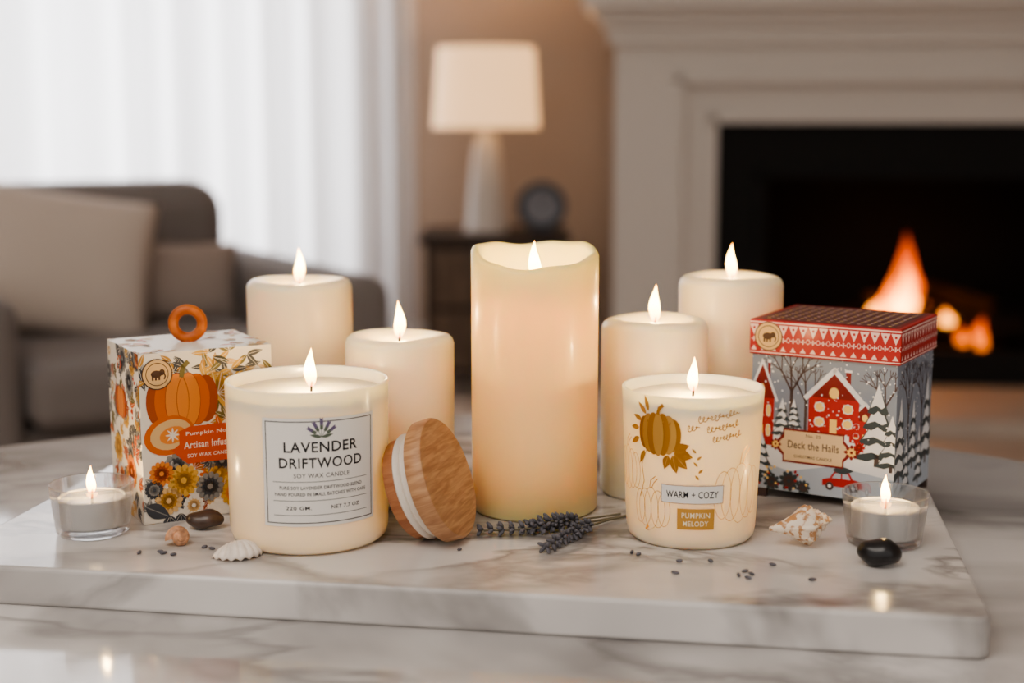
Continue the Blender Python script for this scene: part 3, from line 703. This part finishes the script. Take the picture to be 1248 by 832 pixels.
def lidband(nm,Wd,fn,med):
    a=Art((0,Wd,LZ,XH)); n=int(round(Wd/.0068)); s_=Wd/n
    a.rect(0,Wd,XH-.0022,XH-.0012,X_pink,1); a.rect(0,Wd,LZ+.0012,LZ+.0020,X_pink,1)
    for k in range(n):
        x=(k+.5)*s_
        a.poly([(x-s_*.46,XH-.0032),(x+s_*.46,XH-.0032),(x,XH-.0105)],X_pink,1)
        a.ell(x,XH-.0055,.0011,.0011,X_red,2,pi/4,4)
        for p_,q_ in ((0,-.0120),(0,-.0142),(-.0013,-.0131),(.0013,-.0131),(0,-.0131)): a.ell(x+p_,XH+q_,.0006,.0006,X_pink,1,0,6)
        a.oval(x+s_/2,XH-.0128,.0011,.0016,.0004,X_pink,1,8)
        a.poly([(x-s_*.3,LZ+.003),(x+s_*.3,LZ+.003),(x,LZ+.0062)],X_pink,1)
    if med: medal(a,.0135,LZ+.0125,.0098,6)
    a.build(nm,xb,fn,step=.00001)
lidband('lid_front_print',XW,lambda u,v,o:(u,-o,v),True)
lidband('lid_side_print',XD,lambda u,v,o:(XW+o,u,v),False)
a=Art((0,XW,0,XD))
a.rect(.003,XW-.003,.003,XD-.003,X_dred,0); a.rect(.006,XW-.006,.006,XD-.006,C_('print_plum',(96,44,46)),1)
for i in range(13):
    for k in range(11): a.ell(.010+i*.0068,.010+k*.0068,.0016,.0016,X_pink if (i+k)%2 else X_win,2,0,4)
a.build('lid_top_print',xb,lambda u,v,o:(u,v,XH+o),step=.00001)

# ================================================================== small things
M_lavb=mat('dried_lavender',(108,106,112),.85,var=(300,.35)); M_stem=mat('dried_stem',(120,112,92),.8)
def sprig(pts_stem, head_start, seed, bl=.0045):
    random.seed(seed); P=[Vector(p) for p in pts_stem]
    e=empty('lavender_sprig',(P[0].x,P[0].y,Z0)); o0=Vector((P[0].x,P[0].y,0))
    parts=[tube_data([p-o0 for p in P],.0007,6)]
    obj('stem',*parts[0],M_stem,None,e,True)
    L=[(P[i]-P[i-1]).length for i in range(1,len(P))]; tot=sum(L)
    def at(s):
        s*=tot
        for i,l in enumerate(L):
            if s<=l or i==len(L)-1: return P[i]+(P[i+1]-P[i])*(s/l),(P[i+1]-P[i]).normalized()
            s-=l
    bud=[]
    n=9
    for k in range(n):
        s=head_start+(1-head_start)*k/(n-1); p,d=at(s)
        m=7 if k<n-2 else 4
        for q_ in range(m):
            ph_=2*pi*q_/m+k*.5+random.uniform(-.4,.4)
            u=d.cross(Vector((0,0,1))).normalized(); w_=u.cross(d)
            dirn=(u*cos(ph_)+w_*sin(ph_))*random.uniform(.8,1.2)+d*.7; dirn.normalize()
            c=p+dirn*random.uniform(.0032,.0042); c.z=max(c.z,.0022)
            R_=dirn.to_track_quat('Z','Y').to_matrix()
            ln=random.uniform(.0022,.0034)
            bud.append(ellipsoid_data(c-o0,(.0013,.0013,ln),R_,7,5))
    v,f=merge(bud)
    zmin=min(x.z for x in v)
    v=[x-Vector((0,0,min(0,zmin))) for x in v]
    obj('flower_head',v,f,M_lavb,None,e,True)
sprig([(.0735,.8850,.0012),(.050,.868,.0020),(.020,.849,.0038),(.003,.845,.0036),(-.0175,.845,.003)],.50,1)
sprig([(.0765,.8870,.0010),(.0600,.870,.0024),(.044,.848,.0038),(.032,.828,.0036),(.0205,.810,.003)],.46,2)
sprig([(.070,.8900,.0010),(.052,.877,.0020),(.036,.860,.0050),(.024,.852,.0070),(.012,.850,.0050)],.55,5)
bl=[(-.219,.807),(-.2045,.806),(-.198,.803),(-.207,.809),(-.183,.818),(-.178,.815),(.0705,.808),(.074,.804),(.0964,.791),(.0916,.769),(.1144,.791),(.1266,.765),(.1312,.772),(.131,.76),(.134,.767),(.166,.757),(.149,.784),(-.031,.813)]
parts=[]
random.seed(8)
for x,y in bl:
    R_=Matrix.Rotation(random.uniform(0,6.28),3,'Z')@Matrix.Rotation(pi/2,3,'Y')
    parts.append(ellipsoid_data((x,y,.0010),(.0010,.0010,random.uniform(.0018,.0028)),R_,7,5))
v,f=merge(parts); obj('lavender_buds',v,f,M_lavb,None,None,True,(0,0,Z0))
def pebble(x,y,rx,ry,rz,c,rot):
    v,f=ellipsoid_data((0,0,0),(rx,ry,rz),None,28,16)
    v=[Vector((p.x*(1+.10*p.y/ry),p.y*(1+.06*sin(p.x/rx*3)),p.z*(.9 if p.z<0 else 1.05)+.0006*sin(p.x*400))) for p in v]
    zz=min(p.z for p in v)
    return obj('river_pebble',v,f,mat('pebble_stone',c,.3,coat=.2,var=(80,.3)),None,None,True,(x,y,Z0-zz),(0,0,rot))
pebble(-.1915,.860,.0118,.0085,.0058,(78,62,54),.2)
pebble(.2097,.7840,.0126,.0095,.0080,(30,29,31),-.15)
M_sh=mat('scallop_white',(240,228,216),.45,var=(200,.12)); vs=[];fs=[]
nr,na=14,80
for i in range(nr+1):
    t=i/nr
    for k in range(na+1):
        th=radians(-72+144*k/na); rr=.0185*t*(1-.14*abs(sin(th))**2.2)
        z=.0088*sin(pi*min(1,t*.92+.06))**.8*(cos(th)**.6 if cos(th)>0 else 0)+.0007*cos(11*th*2)*t
        vs.append((rr*sin(th),rr*cos(th)-.009,max(z,.0002)))
for i in range(nr):
    for k in range(na):
        a_=i*(na+1)+k; fs.append((a_,a_+1,a_+na+2,a_+na+1))
so=obj('scallop_shell',vs,fs,M_sh,None,None,True,(-.159,.802,Z0),(0,0,radians(-150)))
sm=so.modifiers.new('s','SOLIDIFY'); sm.thickness=.0007; sm.offset=1
def spiral(name,turns,R0,k,c,h,mats,loc,rot,seg=18,per=22):
    vs=[];fs=[];N=int(turns*per)
    for i in range(N+1):
        t=i/per; R_=R0*math.exp(k*t); r_=R_*c; an=2*pi*t
        cen=Vector((R_*cos(an),R_*sin(an),-h*R_)); rad=Vector((cos(an),sin(an),0))
        for q_ in range(seg):
            b_=2*pi*q_/seg; vs.append(cen+rad*r_*cos(b_)+Vector((0,0,1))*r_*sin(b_)*1.1)
    for i in range(N):
        for q_ in range(seg):
            l=(q_+1)%seg; fs.append((i*seg+q_,i*seg+l,(i+1)*seg+l,(i+1)*seg+q_))
    o=obj(name,vs,fs,mats,None,None,True,loc,rot); fixn(o)
    M_=Matrix.Rotation(rot[2],3,'Z')@Matrix.Rotation(rot[1],3,'Y')@Matrix.Rotation(rot[0],3,'X')
    zz=min((M_@v_).z for v_ in vs); o.location.z=Z0-zz
    return o
M_sn=mat('snail_brown',(200,150,116),.35,var=(260,.45))
spiral('snail_shell',3.6,.00056,.62,.62,1.3,M_sn,(-.197,.820,Z0),(radians(70),radians(25),radians(20)))
M_co=bpy.data.materials.new('conch_cream'); M_co.use_nodes=True; nt=M_co.node_tree; b_=nt.nodes['Principled BSDF']; b_.inputs['Roughness'].default_value=.4
tc=nt.nodes.new('ShaderNodeTexCoord'); wv=nt.nodes.new('ShaderNodeTexNoise'); wv.inputs['Scale'].default_value=260; wv.inputs['Detail'].default_value=2
r_=nt.nodes.new('ShaderNodeValToRGB'); r_.color_ramp.elements[0].position=.48; r_.color_ramp.elements[1].position=.57
r_.color_ramp.elements[0].color=srgb((242,226,206)); r_.color_ramp.elements[1].color=srgb((196,146,102))
nt.links.new(tc.outputs['Object'],wv.inputs['Vector']); nt.links.new(wv.outputs['Fac'],r_.inputs['Fac']); nt.links.new(r_.outputs['Color'],b_.inputs['Base Color'])
prof=[(0,0),(.0012,.0005),(.0022,.004),(.0045,.010),(.0075,.016),(.0098,.021),(.0108,.0245),(.0100,.0262),(.0080,.0272),(.0076,.0286),(.0080,.0300),(.0066,.0314),(.0050,.0320),(.0050,.0332),(.0050,.0342),(.0036,.0356),(.0024,.0362),(.0022,.0374),(.0008,.0392),(0,.0396)]
def cm(k,r,z,a):
    if k in (5,6,7): r*=1+.16*max(0,cos(9*a))**2
    if k in (9,10,13,14): r*=1+.10*max(0,cos(9*a))
    return r*(1+.08*cos(a-1)), z+.0012*(a/pi-1)*(1 if 3<k<18 else 0)
co=lathe('conch_shell',prof,M_co,None,72,(0,0,0),None,mod=cm,ang=180)
co.rotation_euler=(0,radians(84),radians(8)); co.location=(.1530,.8205,Z0+.0112)

# ================================================================== lights / world / camera
def area(name,loc,rot,sx,sy,p,c):
    l=bpy.data.lights.new(name,'AREA'); l.shape='RECTANGLE'; l.size=sx; l.size_y=sy; l.energy=p; l.color=c
    o=bpy.data.objects.new(name,l); o.location=loc; o.rotation_euler=rot; COL.objects.link(o); return o
area('window_daylight',(-1.7,YW+.45,1.2),(radians(-90),0,0),2.6,2.3,125,(.98,.98,1))
area('overhead_fill',(-.6,-.3,2.35),(radians(18),radians(-12),0),1.4,1.4,24,(1,.93,.85))  # soft fill added above the table to brighten it, no fixture there
point('lamp_glow',(-.075,4.17,.459+.49),2.2,(1,.70,.42))
point('fire_glow',(1.1,4.0,.42),1.2,(1,.42,.12),.05)
w=bpy.data.worlds.new('room_ambient'); S.world=w; w.use_nodes=True
bg=w.node_tree.nodes['Background']; bg.inputs[0].default_value=(1,.94,.88,1); bg.inputs[1].default_value=.74
cam=bpy.data.cameras.new('camera'); co_=bpy.data.objects.new('camera',cam); COL.objects.link(co_)
co_.location=(0,0,Z0+.25); co_.rotation_euler=(pi/2-math.atan(266/1733),0,0)
cam.lens=50; cam.sensor_width=36; cam.clip_start=.01
cam.dof.use_dof=True; cam.dof.focus_distance=.87; cam.dof.aperture_fstop=3.8
S.camera=co_
